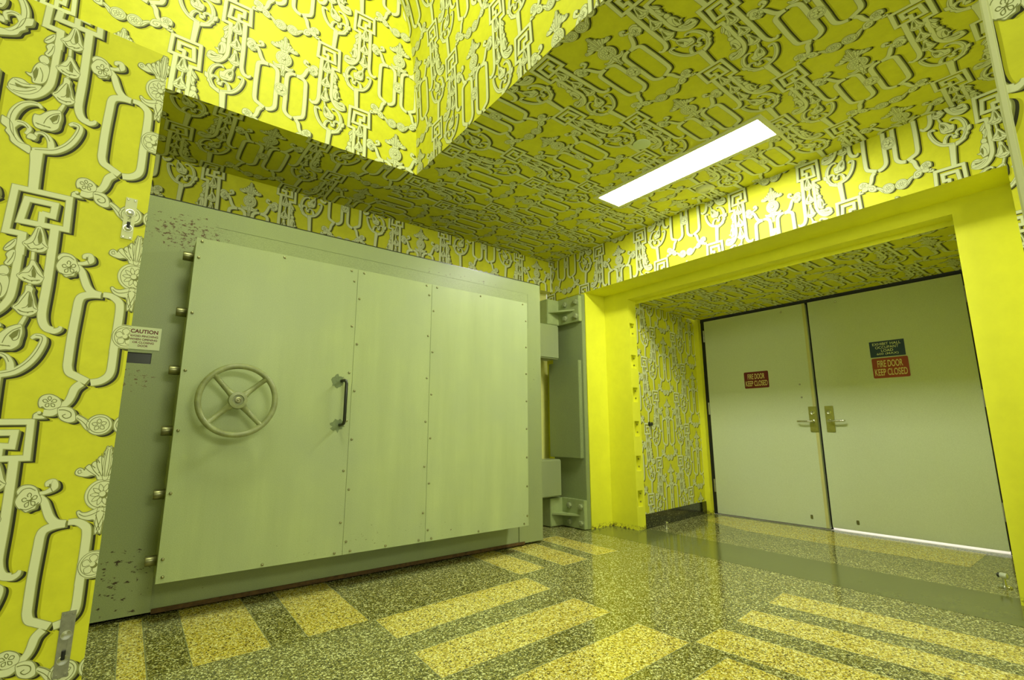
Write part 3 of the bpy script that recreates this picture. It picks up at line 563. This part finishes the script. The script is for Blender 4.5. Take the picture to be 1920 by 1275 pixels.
# ---- papered walls, bulkheads and ceilings
DW = .77
struct(papered('wall_back', [((0, YB, 0), X, Z, (-1.6, XF, 2.612, HC), (.575, 2.80), .755, .77, None, ())],
       back=([(-1.6, YB, 2.612), (XF, YB, 2.612), (XF, 4.26, 2.612), (-1.6, 4.26, 2.612), (-1.6, 4.26, 2.612), (XF, 4.26, 2.612), (XF, 4.26, 0), (-1.6, 4.26, 0)],
             [(0, 1, 2, 3), (4, 5, 6, 7)], PALEY)))
# wall over and beside the portal (faces -X)
oy0, oy1, oz = .285, 3.625, 2.495          # outer opening
iy0, iy1, iz = .595, 3.292, 2.398          # inner opening
struct(papered('wall_portal', [
    ((XF, 0, 0), -Y, Z, (-YB-.1, .7, oz, HC), (-3.129, 2.732), .776, .77, None, ()),
    ((XF, 0, 0), -Y, Z, (-oy0, .7, 0, oz), (-3.129, 2.732), .776, .77, None, ())]))
struct(mesh_obj('wall_left_blocker', [(-1.6, 2.0, 0), (-1.6, 4.27, 0), (-1.6, 4.27, 2.98), (-1.6, 2.0, 2.98)], [(0, 1, 2, 3)], PAPER))  # unseen, added to block world light coming from behind the left leaf
# passage: left wall, ceiling
pang = math.atan2(.135, 1.36)
px, pc = (math.cos(pang), math.sin(pang), 0), None
struct(papered('wall_passage', [((4.289, 3.292, 0), px, Z, (0, 1.36, .143, 2.39), (.56, 1.195), .67, .725, None, ())]))
struct(papered('ceiling_passage', [((0, 0, 2.385), -Y, -X, (-3.40, -.55, -5.68, -4.289), (-1.595, -5.006), .78, .77, None, ())]))
# low ceiling: strip along the blast door and strip along the portal, round the raised recess
K = .0202                                   # the recess edge is not quite square to the wall
yr, xr = 3.259, 1.585
xe = lambda y: xr + K*(y-yr)
partA = ((0, 0, HC), X, -Y, (-1.6, 1.547, -4.2, -yr), (.567, -3.457), .79, .85, None, ())
# strip B local x = -y, local y = -x
y_lo = -4.0
polyB = [(-4.2, -XF), (-y_lo, -XF), (-y_lo, -xe(y_lo)), (-yr, -xe(yr)), (-yr, -1.547), (-4.2, -1.547)]
partB1 = ((0, 0, HC), -Y, -X, (-yr, -y_lo, -XF, -xe(y_lo)), (-1.49, -1.808), .795, .766, polyB, ((( -K, 1), -(xr-K*yr)),))
partB2 = ((0, 0, HC-.00002), -Y, -X, (-4.2, -yr, -XF, -1.547), (-1.49, -1.808), .795, .766, [(-4.2, -XF), (-yr, -XF), (-yr, -1.547), (-4.2, -1.547)], ())
struct(papered('ceiling', [partA, partB1, partB2]))
# raised recess: face along the blast door side
prof = [(1.585, 2.98), (1.580, 3.10), (1.572, 3.28), (1.563, 3.44), (1.552, 3.60), (1.540, 3.72), (1.527, 3.86), (1.510, 4.00), (1.490, 4.12), (1.462, 4.24),
        (1.425, 4.36), (1.380, 4.47), (1.32, 4.58), (1.24, 4.70), (1.13, 4.83), (0.98, 4.96), (0.80, 5.06), (0.60, 5.13), (0.35, 5.17)]
struct(papered('wall_recess_left', [((0, yr, 0), X, Z, (-3.2, 1.60, HC, 5.2), (.568, 3.495), .83, .81, None, ())]))
cove = []; s = 0
dirc = Vector((-K, -1, 0)).normalized()
for (xa, za), (xb, zb) in zip(prof, prof[1:]):
    seg = math.hypot(xb-xa, zb-za); eu = Vector((xb-xa, 0, zb-za))/seg
    o = Vector((xa, yr, za)) - eu*s
    cove.append((o, dirc, eu, (0, 6.5, s, s+seg), (.86, .42), .80, .79, None, ())); s += seg
struct(papered('wall_recess_right', cove))
struct(mesh_obj('ceiling_recess', [(-3.2, -3.2, 5.18), (.4, -3.2, 5.18), (.4, 3.3, 5.18), (-3.2, 3.3, 5.18)], [(0, 1, 2, 3)], PAPER))

# ---- painted portal steps (left, right, top) with the locking pockets in the left reveal
vs1, fs1 = [], []
def q4(a, b, c, d):
    n = len(vs1); vs1.extend([a, b, c, d]); fs1.append((n, n+1, n+2, n+3))
xs = 4.160; xi = 4.289
q4((XF, oy1, 0), (xs, oy1, 0), (xs, oy1, oz), (XF, oy1, oz))                     # left outer reveal
q4((XF, oy0, 0), (xs, oy0, 0), (xs, oy0, oz), (XF, oy0, oz))                     # right outer reveal
q4((XF, oy0, oz), (XF, oy1, oz), (xs, oy1, oz), (xs, oy0, oz))                   # outer soffit
q4((xs, iy1, 0), (xs, oy1, 0), (xs, oy1, oz), (xs, iy1, oz))                     # left stop face
q4((xs, oy0, 0), (xs, iy0, 0), (xs, iy0, oz), (xs, oy0, oz))                     # right stop face
q4((xs, iy0, iz), (xs, iy1, iz), (xs, iy1, oz), (xs, iy0, oz))                   # head stop face
q4((xs, iy0, iz), (xs, iy1, iz), (xi, iy1, iz), (xi, iy0, iz))                   # inner soffit
q4((xs, iy0, 0), (xi, iy0, 0), (xi, iy0, iz), (xs, iy0, iz))                     # right inner reveal
q4((xi, iy0, 2.36), (xi, iy1, 2.36), (xi, iy1, iz), (xi, iy0, iz))
q4((XF, oy1, 0), (XF, oy1+.002, 0), (XF, oy1+.002, oz), (XF, oy1, oz))
pockets = [(4.180-xs, 4.262-xs, z0, z1) for z0, z1 in ((1.99, 2.136), (1.64, 1.787), (1.283, 1.438), (.925, 1.085), (.575, .730), (.222, .383))]
pv, pf = plate((xs, iy1, 0), X, Z, (0, -1, 0), xi-xs, iz, pockets, .060, None)
n0 = len(vs1); vs1.extend([tuple(v) for v in pv]); fs1.extend([tuple(i+n0 for i in f) for f in pf])
fr = struct(mesh_obj('trim_1', vs1, fs1, YFRAME))
bm = bmesh.new()                                                                 # screw heads in the pockets
for a, b, z0, z1 in pockets:
    for dz in (.28, .78): lathe(bm, [(.010, 0), (.010, .003), (.006, .0035), (.005, .001)], axis_mat((xs+b, iy1+.03, z0+(z1-z0)*dz), (-1, 0, 0)), 12)
o = bm_obj('pocket_screws', bm, BRASS); o.parent = fr; o['kind'] = 'structure'
# passage right wall, back wall round the doors, door frame
fx = 5.69
vs1, fs1 = [], []
q4((xi, iy0, 0), (fx+.15, iy0, 0), (fx+.15, iy0, 2.4), (xi, iy0, 2.4))
q4((XF, oy1+.0005, 0), (XF, 4.27, 0), (XF, 4.27, 2.5), (XF, oy1+.0005, 2.5))
struct(mesh_obj('wall_passage_right', vs1, fs1, YELLOW))
vs1, fs1 = [], []
def fbox(x0, x1, y0, y1, z0, z1):
    for a, b, c, d in (((x0,y0,z0),(x0,y1,z0),(x0,y1,z1),(x0,y0,z1)), ((x1,y0,z0),(x1,y1,z0),(x1,y1,z1),(x1,y0,z1)), ((x0,y0,z0),(x1,y0,z0),(x1,y0,z1),(x0,y0,z1)),
                       ((x0,y1,z0),(x1,y1,z0),(x1,y1,z1),(x0,y1,z1)), ((x0,y0,z0),(x1,y0,z0),(x1,y1,z0),(x0,y1,z0)), ((x0,y0,z1),(x1,y0,z1),(x1,y1,z1),(x0,y1,z1))): q4(a, b, c, d)
fbox(fx-.055, fx+.12, 3.362, 3.56, 0, 2.46); fbox(fx-.03, fx+.12, .50, .800, 0, 2.46); fbox(fx-.0, fx+.12, .80, 3.352, 2.392, 2.50)
struct(mesh_obj('trim_2', vs1, fs1, YFRAME))
vs1, fs1 = [], []
fbox(fx+.012, fx+.06, 3.308, 3.366, 0, 2.392); fbox(fx+.012, fx+.06, .800, .822, 0, 2.392); fbox(fx+.005, fx+.06, .8, 3.362, 2.340, 2.398)
fbox(fx+.05, fx+.06, 2.05, 2.14, .027, 2.372); fbox(fx+.05, fx+.06, 2.10, 3.352, .0012, .05)  # strips added behind the leaves to block light from the next hall
struct(mesh_obj('trim_3', vs1, fs1, BLACK))
# terrazzo baseboard of the passage
bm = bmesh.new(); M = frame_mat((4.289, 3.292, 0), px, Z)
box(bm, 0, 1.35, -.012, .004, 0, .143, .003, M)
struct(bm_obj('baseboard_passage', bm, TDARK))
# fire doors
def fire_door(name, y0, y1, zb):
    bm = bmesh.new(); box(bm, fx, fx+.045, y0, y1, zb, 2.350, .0015); return struct(bm_obj(name, bm, FIRE))
d1 = fire_door('door_1', 2.112, 3.310, .010); d2 = fire_door('door_2', .824, 2.085, .027)
def keep(o, p): o.parent = p; o['kind'] = 'structure'; return o
bm = bmesh.new(); box(bm, fx-.004, fx+.001, 2.112, 2.142, .012, 2.350, .001)
for k in range(8): lathe(bm, [(.005, 0), (.004, .003)], axis_mat((fx-.004, 2.118, .22+.28*k), (-1, 0, 0)), 8)
o = bm_obj('meeting_strip', bm, STRIP, d1)
for d, ys, hy in ((d1, 3.322, 1), (d2, .811, -1)):
    for z0 in (2.09, 1.177, .257):
        bm = bmesh.new(); lathe(bm, [(.008, 0), (.008, .148)], Matrix.Translation((fx-.004, ys, z0)), 12)
        box(bm, fx-.003, fx+.004, ys-.004 if hy < 0 else ys-.012, ys+.014 if hy < 0 else ys+.004, z0, z0+.148)
        bm_obj('hinge', bm, STEEL, d)
for d, yc, s in ((d1, 2.146+.002, 1), (d2, 1.993, -1)):
    bm = bmesh.new(); box(bm, fx-.013, fx, yc-.039, yc+.039, .968, 1.232, .003)
    p = bm_obj('lock_plate', bm, BRASS, d, True)
    bm = bmesh.new(); lathe(bm, [(.021, 0), (.021, .006), (.016, .010), (.013, .008)], axis_mat((fx-.013, yc, 1.165), (-1, 0, 0)), 24)
    box(bm, fx-.024, fx-.02, yc-.002, yc+.002, 1.156, 1.174)
    bm_obj('keyhole_cylinder', bm, CHROME, p, True)
    bm = bmesh.new(); lathe(bm, [(.019, 0), (.019, .012), (.011, .016), (.011, .045)], axis_mat((fx-.013, yc, 1.078), (-1, 0, 0)), 20)
    tube(bm, [(fx-.05, yc, 1.078), (fx-.062, yc+s*.012, 1.078), (fx-.064, yc+s*.04, 1.078), (fx-.064, yc+s*.10, 1.079), (fx-.06, yc+s*.137, 1.079), (fx-.045, yc+s*.143, 1.079)], [.012, .012, .010, .010, .0105, .009], 12)
    bm_obj('lever_handle', bm, CHROME, p, True)
bm = bmesh.new()
for y_, z_ in ((2.365, 2.299),): lathe(bm, [(.012, 0), (.010, .005), (.004, .008)], axis_mat((fx, y_, z_), (-1, 0, 0)), 12)
bm_obj('bolt_head', bm, CHROME, d1, True)
bm = bmesh.new(); lathe(bm, [(.013, 0), (.011, .006), (.004, .009)], axis_mat((fx, 1.82, 2.305), (-1, 0, 0)), 12)
bm_obj('bolt_head', bm, CHROME, d2, True)
for y_, z_, d, m in ((2.248, 1.473, d1, STEEL), (2.242, 1.333, d1, STEEL), (1.898, 1.479, d2, FIRE), (1.895, 1.336, d2, FIRE)):
    bm = bmesh.new(); lathe(bm, [(.010, 0), (.009, .003), (.005, .002)], axis_mat((fx, y_, z_), (-1, 0, 0)), 14); bm_obj('screw_cap', bm, m, d, True)
for y_, d in ((2.27, d1), (1.86, d2)):
    bm = bmesh.new(); box(bm, fx-.004, fx, y_-.012, y_+.012, .085, .125, .002); bm_obj('scuffed_catch', bm, PIN, d)

# ================================================================== THINGS
# ---- signs on the fire doors
def sign(name, y0, y1, z0, z1, m, lines, tm, label, rr=.012, x=fx, cat='sign'):
    """sign on the fire doors, read from -X: text runs towards -Y"""
    yc, zc = (y0+y1)/2, (z0+z1)/2; w_, h_ = abs(y1-y0), z1-z0
    bm = bmesh.new(); pts = []
    for cx, cz, a0 in ((1, 1, 0), (-1, 1, 90), (-1, -1, 180), (1, -1, 270)):
        for k in range(5):
            a = math.radians(a0+k*22.5); pts.append((cx*(w_/2-rr)+rr*math.cos(a), cz*(h_/2-rr)+rr*math.sin(a)))
    f0 = [bm.verts.new((x, yc-p[0], zc+p[1])) for p in pts]; f1 = [bm.verts.new((x-.003, yc-p[0], zc+p[1])) for p in pts]
    bm.faces.new(f0); bm.faces.new(f1[::-1])
    for i in range(len(pts)): j = (i+1) % len(pts); bm.faces.new((f0[i], f0[j], f1[j], f1[i]))
    root = thing(name, label, cat, (x, yc, z0))
    b = bm_obj('board', bm, m); adopt(root, [b])
    for s_, dz, hh, ww, bold in lines:
        t = text('lettering', s_, (x-.0032, yc, z0+dz*h_), -Y, Z, hh, tm, None, 1.0, .0005, bold, ww); adopt(root, [t])
    return root
sign('fire_door_sign', 2.846, 2.568, 1.465, 1.655, REDSIGN2, [('FIRE DOOR', .71, .062, .195, .012), ('KEEP CLOSED', .29, .062, .25, .012)], CREAMTXT, 'small dark red FIRE DOOR KEEP CLOSED sign on the left green fire door')
sign('fire_door_sign', 1.571, 1.285, 1.479, 1.672, REDSIGN, [('FIRE DOOR', .71, .066, .20, .016), ('KEEP CLOSED', .29, .066, .255, .016)], CREAMTXT, 'orange red FIRE DOOR KEEP CLOSED sign under the navy sign on the right fire door')
sign('occupant_load_sign', 1.574, 1.297, 1.683, 1.836, BLUESIGN, [('EXHIBIT HALL', .82, .025, .225, .004), ('OCCUPANT', .60, .025, .185, .004), ('LOAD', .39, .025, .095, .004), ('600 (MAX)', .17, .025, .172, .002)], PALETXT, 'navy blue occupant load sign above the red sign on the right fire door', .003)

# ---- black knob on the papered passage wall, two floor door stops
bm = bmesh.new(); nw = Vector((math.sin(pang), -math.cos(pang), 0)); kp = Vector((4.289, 3.292, 1.056)) + Vector(px)*.165
lathe(bm, [(.026, 0), (.026, .006), (.014, .010), (.014, .022), (.021, .03), (.017, .038), (.004, .041)], axis_mat(kp, nw), 20)
tag(bm_obj('wall_knob', bm, BLACKM, None, True), 'small round black knob on the papered side wall of the passage', 'knob')
def door_stop(x, y, label, d, hm, sc=1.0):
    root = thing('door_stop', label, 'door stop', (x, y, 0), 'floor door stops'); d = Vector(d).normalized()
    bm = bmesh.new(); lathe(bm, [(.036, .0005), (.036, .006), (.028, .010), (.008, .016)], Matrix.Translation((0, 0, 0)), 24)
    for a in (0, 2*PI/3, 4*PI/3): lathe(bm, [(.005, .008), (.004, .014)], Matrix.Translation((.026*math.cos(a), .026*math.sin(a), 0)), 8)
    bm_obj('base', bm, CHROME, root, True)
    bm = bmesh.new(); lathe(bm, [(.012, .010), (.009, .03), (.0085, .060)], Matrix.Identity(4), 14); bm_obj('stem', bm, CHROME, root, True)
    bm = bmesh.new(); c = Vector((0, 0, .072)); lathe(bm, [(.008, -.022), (.017, -.018), (.018, .010), (.015, .016)], axis_mat(c, d), 20); bm_obj('head', bm, hm, root, True)
    bm = bmesh.new(); lathe(bm, [(.014, .014), (.015, .026), (.009, .032)], axis_mat(c, d), 18); bm_obj('rubber_bumper', bm, BLACKM, root, True)
    root.scale = (sc, sc, sc); return root
door_stop(4.533, .708, 'white and chrome door stop on the floor beside the right yellow jamb', (.2, 1, 0), WHITE)
door_stop(4.46, 3.17, 'thin chrome door stop on the floor by the dark baseboard of the passage', (.3, 1, 0), CHROME, .8)

# ---- ceiling light and two round caps
root = thing('ceiling_light', 'long rectangular recessed ceiling light, switched on and glaring white', 'light', (3.13, 1.95, HC))
lx0, lx1, ly0, ly1 = 3.005, 3.268, 1.267, 2.633
bm = bmesh.new(); t = .035; zz = HC-.006
for a, b, c, d in ((lx0-t, lx1+t, ly0-t, ly0), (lx0-t, lx1+t, ly1, ly1+t), (lx0-t, lx0, ly0, ly1), (lx1, lx1+t, ly0, ly1)): box(bm, a, b, c, d, zz-.004, HC-.0015)
f = bm_obj('frame', bm, FRAMEW)
bm = bmesh.new(); box(bm, lx0, lx1, ly0, ly1, zz, HC-.0015); g = bm_obj('diffuser', bm, LAMP); adopt(root, [f, g])
bm = bmesh.new(); lathe(bm, [(.062, 0), (.062, .004), (.055, .007)], axis_mat((2.647, 1.906, HC-.001), (0, 0, -1)), 32)
tag(bm_obj('ceiling_speaker', bm, CAPM, None, True), 'flat grey-green round disc on the papered ceiling, left of the long light', 'ceiling disc')
bm = bmesh.new(); lathe(bm, [(.075, 0), (.075, .006), (.058, .018), (.040, .020), (.036, .012), (.005, .012)], axis_mat((3.60, 1.99, HC-.001), (0, 0, -1)), 32)
tag(bm_obj('smoke_detector', bm, FRAMEW, None, True), 'small round pale ceiling fitting between the long light and the portal wall', 'smoke detector')

# ---- the blast door
root = thing('blast_door', 'massive grey-green steel blast door with hand wheel and locking bolts, swung open against the back wall', 'door', (1.5, 3.6, 0))
Yd = 3.5; parts = []
zt, xl, xrr = 2.402, -.30, 3.072
bm = bmesh.new(); box(bm, xl, xrr+.007, Yd+.014, Yd+.50, .022, zt+.014, .003)
core = bm_obj('core', bm, BLACKM)
# front skin with the sunk field and the finger slot
vv, fc = plate((xl, Yd, .022), X, Z, (0, -1, 0), xrr-xl, zt-.022, [(.205-xl, 2.80-xl, .012, .60-.022), (.31-xl, 2.915-xl, 1.95-.022, 2.287-.022), (-.17-xl, .066-xl, 1.379-.022, 1.441-.022)], 0, None)
n0 = len(vv)
def sunk(x0, x1, z0, z1, dep):
    n = len(vv); c = [(x0, z0), (x1, z0), (x1, z1), (x0, z1)]
    for x_, z_ in c: vv.append(Vector((x_, Yd, z_)))
    for x_, z_ in c: vv.append(Vector((x_, Yd+dep, z_)))
    for i in range(4): fc.append((n+i, n+(i+1) % 4, n+4+(i+1) % 4, n+4+i))
    fc.append((n+4, n+5, n+6, n+7))
sunk(.205, 2.80, .034, .60, .010); sunk(.31, 2.915, 1.95, 2.287, .0018); sunk(-.17, .066, 1.379, 1.441, .055)
for a, b in (((xl, .022), (xrr, .022)), ((xrr, .022), (xrr, zt)), ((xrr, zt), (xl, zt)), ((xl, zt), (xl, .022))):
    n = len(vv); vv += [Vector((a[0], Yd, a[1])), Vector((b[0], Yd, b[1])), Vector((b[0], Yd+.012, b[1])), Vector((a[0], Yd+.012, a[1]))]; fc.append((n, n+1, n+2, n+3))
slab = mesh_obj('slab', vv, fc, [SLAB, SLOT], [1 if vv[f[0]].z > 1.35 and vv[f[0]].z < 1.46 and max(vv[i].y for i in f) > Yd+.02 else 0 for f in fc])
bm = bmesh.new(); box(bm, .21, 2.86, Yd-.004, Yd+.008, .012, .036, .002); sill = bm_obj('rusty_bottom_strip', bm, RUST)
parts += [core, slab, sill]
# raised cover box: body, three sheets, rivets
bx0, bx1, bz0, bz1, yf = .198, 2.70, .222, 2.110, 3.25
def shear(v): v.x += (.010*(v.z-1.1)); return v
bm = bmesh.new(); box(bm, bx0+.004, bx1-.004, yf+.003, Yd+.010, bz0+.004, bz1-.004)
cover = bm_obj('cover_body', bm, GREEN); parts.append(cover)
seams = [bx0, 1.161, 1.745, bx1]
for a, b in zip(seams, seams[1:]):
    bm = bmesh.new(); box(bm, a+.0014, b-.0014, yf, yf+.0035, bz0, bz1, .0008, None, 1); parts.append(bm_obj('cover_sheet', bm, SHEET))
rv = []
for k in range(6): rv.append((bx0+.022, .28+.33*k+.06))
for x_ in (1.161, 1.745):
    for k in range(6): rv += [(x_-.022, .42+.32*k), (x_+.020, .30+.32*k)]
    rv += [(x_-.045, bz1-.018), (x_+.045, bz1-.018), (x_-.05, bz0+.018), (x_+.05, bz0+.018)]
for k in range(8): rv.append((bx1-.016, .30+.235*k))
rv += [(bx0+.03, bz1-.02), (.68, bz1-.018), (.70, bz0+.016), (bx0+.03, bz0+.03), (2.2, bz1-.018), (2.2, bz0+.016), (bx1-.05, bz1-.018), (bx1-.05, bz0+.02), (1.45, bz0+.016)]
bm = bmesh.new(); lathe(bm, [(.0085, 0), (.0075, .004), (.0035, .0062)], axis_mat((0, 0, 0), (0, -1, 0)), 10)
r0 = bm_obj('rivet', bm, PIN, None, True)
for i, (x_, z_) in enumerate(rv):
    o = r0 if i == 0 else r0.copy()
    if i: C.objects.link(o)
    o.location = (x_, yf, z_); parts.append(o)
for k in range(6):                                        # locking bolts
    z_ = 2.026-.3425*k; bm = bmesh.new()
    lathe(bm, [(.026, -.012), (.0275, -.010), (.0275, .045), (.026, .050)], axis_mat((.200, 3.385, z_), (-1, 0, 0)), 24)
    parts.append(bm_obj('locking_bolt', bm, PIN, None, True))
# hand wheel
wc = Vector((.475, 3.125, 1.167)); R_ = .192
bm = bmesh.new(); tube(bm, [wc+Vector((R_*math.cos(a), 0, R_*math.sin(a))) for a in [2*PI*i/72 for i in range(72)]], .0160, 14, True)
rim = bm_obj('wheel_rim', bm, WHEEL, None, True)
bm = bmesh.new(); lathe(bm, [(.030, -.13), (.030, -.06), (.046, -.045), (.050, -.015), (.046, .012), (.030, .014), (.028, .004), (.004, .004)], axis_mat(wc, (0, -1, 0)), 32)
hub = bm_obj('wheel_hub', bm, WHEEL, None, True)
bm = bmesh.new(); lathe(bm, [(.017, .003), (.017, .012), (.011, .013), (.010, .007), (.005, .007), (.005, .014), (.001, .015)], axis_mat(wc, (0, -1, 0)), 20)
nut = bm_obj('spindle_nut', bm, PIN, None, True)
bm = bmesh.new(); lathe(bm, [(.022, 0), (.022, .125)], axis_mat((wc.x, yf+.002, wc.z), (0, -1, 0)), 20); spin = bm_obj('wheel_spindle', bm, WHEEL, None, True)
parts += [rim, hub, spin]
for a in (43, 133, 223, 313):
    a = math.radians(a); e = Vector((math.cos(a), 0, math.sin(a))); bm = bmesh.new()
    tube(bm, [wc+e*.036+Y*.012, wc+e*.07+Y*.026, wc+e*.12+Y*.024, wc+e*.165+Y*.012, wc+e*R_+Y*.0], [.023, .0165, .014, .014, .017], 12)
    parts.append(bm_obj('wheel_spoke', bm, WHEEL, None, True))
# pull handle with dark bare patches behind its feet
hx = 1.092; bm = bmesh.new()
tube(bm, [(hx, yf, 1.322), (hx, yf-.045, 1.322), (hx+.006, yf-.062, 1.318), (hx+.010, yf-.068, 1.30), (hx+.010, yf-.068, 1.06), (hx+.008, yf-.062, 1.042), (hx+.004, yf-.045, 1.034), (hx+.004, yf, 1.034)], .0105, 12)
parts.append(bm_obj('pull_handle', bm, BLACKM, None, True))
PATCH = mottled('bare_patch_grey', (0.17, 0.22, 0.09), 0.2, 60, 0.5)
random.seed(4)
for zc_, xo in ((1.318, -.022), (1.032, -.012)):
    pts = [(hx+xo+random.uniform(.030, .052)*math.cos(2*PI*i/26), zc_+random.uniform(.030, .052)*math.sin(2*PI*i/26)) for i in range(26)]
    bm = bmesh.new(); f0 = [bm.verts.new((x_, yf-.0012, z_)) for x_, z_ in pts]; f1 = [bm.verts.new((x_, yf+.001, z_)) for x_, z_ in pts]
    bm.faces.new(f0)
    for i in range(26): j = (i+1) % 26; bm.faces.new((f0[i], f0[j], f1[j], f1[i]))
    parts.append(bm_obj('scraped_patch', bm, PATCH))
# knuckles that carry the door on its hinge post
for z0, z1 in ((1.765, 2.145), (.309, .688)):
    bm = bmesh.new(); box(bm, 3.06, 3.70, 3.90, 4.10, z0, z1, .012, None, 3); parts.append(bm_obj('hinge_knuckle', bm, GREEN, None, True, .5))
adopt(root, parts)
nut.parent = hub
# caution sign
root = thing('caution_sign', 'pale CAUTION avoid pinching sign stuck on the left edge of the blast door', 'sign', (.02, Yd, 1.46))
bm = bmesh.new(); box(bm, -.063, .098, Yd-.003, Yd, 1.459, 1.591, .001); b = bm_obj('board', bm, WHITESIGN); ob = [b]
for s_, dz, hh, ww, bo in (('CAUTION', .800, .0225, .128, .03), ('AVOID PINCHING', .590, .0115, .132, .02), ('WHEN OPENING', .445, .0115, .128, .02), ('OR CLOSING', .305, .0115, .100, .02), ('DOOR', .165, .0115, .046, .02)):
    ob.append(text('lettering', s_, (.0185, Yd-.0032, 1.459+dz*.132), X, Z, hh, MAROONTXT, None, 1, .0005, bo, ww))
adopt(root, ob)

# ---- hinge post with brackets
root = thing('hinge_post', 'dark green steel hinge post with bolted brackets between blast door and yellow portal', 'hinge post', (3.8, 3.8, 0)); parts = []
bm = bmesh.new(); box(bm, 3.786, XF-.004, oy1+.001, 4.10, .004, 2.47, .003); parts.append(bm_obj('post_plate', bm, POST))
bm = bmesh.new(); box(bm, 3.736, 3.786, 3.648, 4.118, .704, 1.735, .004); parts.append(bm_obj('cover_plate', bm, POST))
for z0, z1 in ((2.160, 2.450), (.006, .288)):
    bm = bmesh.new(); box(bm, 3.744, 3.80, 3.628, 3.96, z0, z1, .004); box(bm, 3.576, 3.76, 3.948, 4.10, z0, z1, .006)
    br = bm_obj('hinge_bracket', bm, BRK); parts.append(br)
    zc_ = (z0+z1)/2-.01; bm = bmesh.new()
    a = [bm.verts.new(p) for p in ((3.745, 3.949, zc_-.008), (3.590, 3.949, zc_-.008), (3.745, 3.69, zc_-.008))]
    b = [bm.verts.new(p) for p in ((3.745, 3.949, zc_+.008), (3.590, 3.949, zc_+.008), (3.745, 3.69, zc_+.008))]
    bm.faces.new(a); bm.faces.new(b[::-1])
    for i in range(3): j = (i+1) % 3; bm.faces.new((a[i], a[j], b[j], b[i]))
    g = bm_obj('gusset', bm, BRK); g.parent = br
    for y_ in (3.836, 3.668):
        for dz in (.075, -.085):
            bm = bmesh.new(); M = axis_mat((3.744, y_, zc_+.01+dz), (-1, 0, 0))
            lathe(bm, [(.034, 0), (.034, .004)], M, 20); lathe(bm, [(.030, .004), (.030, .020), (.024, .026), (.010, .028)], M, 6)
            h_ = bm_obj('hex_bolt', bm, GREEN); h_.parent = br
adopt(root, parts)

# ---- wallpapered folding leaves
def leaf(label, org, ex, w_, ztop, anchor, W, V, flip, boltpos):
    ex = Vector(ex).normalized(); n = ex.cross(Z); root = thing('folding_leaf', label, 'door leaf', (org[0], org[1], 0), 'papered folding leaves')
    r = (-w_, 0, .012, ztop) if not flip else (0, w_, .012, ztop)
    o = Vector((org[0], org[1], 0)); a0, a1 = (o+ex*r[0], o+ex*r[1]); t = -n*.045
    bv = [p+Z*z for z in (.012, ztop) for p in (a0, a1, a1+t, a0+t)]; bf = [(0, 1, 5, 4)][0:0] + [(1, 2, 6, 5), (2, 3, 7, 6), (3, 0, 4, 7), (4, 5, 6, 7), (0, 3, 2, 1)]
    p = papered('leaf_panel', [(o, ex, Z, r, anchor, W, V, None, ())], None, (bv, bf, CREAM)); adopt(root, [p])
    for (xx, z0, z1, wd, m) in boltpos:
        bm = bmesh.new(); M = frame_mat(o+ex*xx, ex, n); h_ = z1-z0
        # flush bolt plate: local x across, local -y up
        F_ = frame_mat(o+ex*xx+Z*z0, ex, n)
        up_ = lambda q: o+ex*(xx+q[0])+Z*(z0+q[1])+n*q[2]
        vv, fc = plate(up_((0, 0, .0045)), ex, Z, n, wd, h_, [(wd*.36, wd*.66, h_*.28, h_*.62)], .0035, None, .004)
        pl = mesh_obj('flush_bolt', vv, fc, m); adopt(root, [pl])
        for kz in (.26, .64):
            bm = bmesh.new(); c = up_((wd*.5, h_*kz, .0046)); lathe(bm, [(wd*.42, 0), (wd*.40, .0022), (wd*.33, .0022), (wd*.22, .0004), (.0005, .0004)], axis_mat(c, n), 24)
            q = bm_obj('finger_ring', bm, CHROME, None, True); q.parent = pl
        bm = bmesh.new()
        for i_ in range(1): 
            c0 = up_((wd*.5, h_*.27, .0052)); c1 = up_((wd*.5, h_*.40, .0052)); tube(bm, [c0, c1], wd*.15, 10)
        q = bm_obj('bolt_slide', bm, BLACK, None, True); q.parent = pl
        bm = bmesh.new()
        for sx_, sz_ in ((.2, .04), (.8, .04), (.2, .955), (.8, .955)):
            bm = bmesh.new(); lathe(bm, [(.0042, 0), (.003, .0016)], axis_mat(up_((wd*sx_, h_*sz_, .0045)), n), 8)
            q = bm_obj('screw_head', bm, STEEL); q.parent = pl
    return root
a5 = math.radians(5.3); hd = Vector((math.cos(a5), math.sin(a5), 0)); axp = Vector((-.04158, 2.22135, 0))
leaf('tall yellow wallpapered folding leaf in the left foreground, with two metal flush bolts', axp+hd*.0128, hd, 1.5, 2.489, (-.0128, 1.5572), .775, .77, False,
     [(-.068, 1.696, 1.856, .034, FRAMEW), (-.072, .236, .430, .036, STEEL)])

lr = leaf('bright yellow wallpapered folding leaf edge in the top right foreground, with pale edge trim', (1.65, .0948), (0, -1, 0), 1.3, 2.489, (.204, 2.06), .775, .77, True, [])
bm = bmesh.new(); box(bm, 1.640, 1.70, .0948, .112, .012, 2.489, .004); tr_ = bm_obj('edge_trim', bm, FRAMEW); adopt(lr, [tr_])
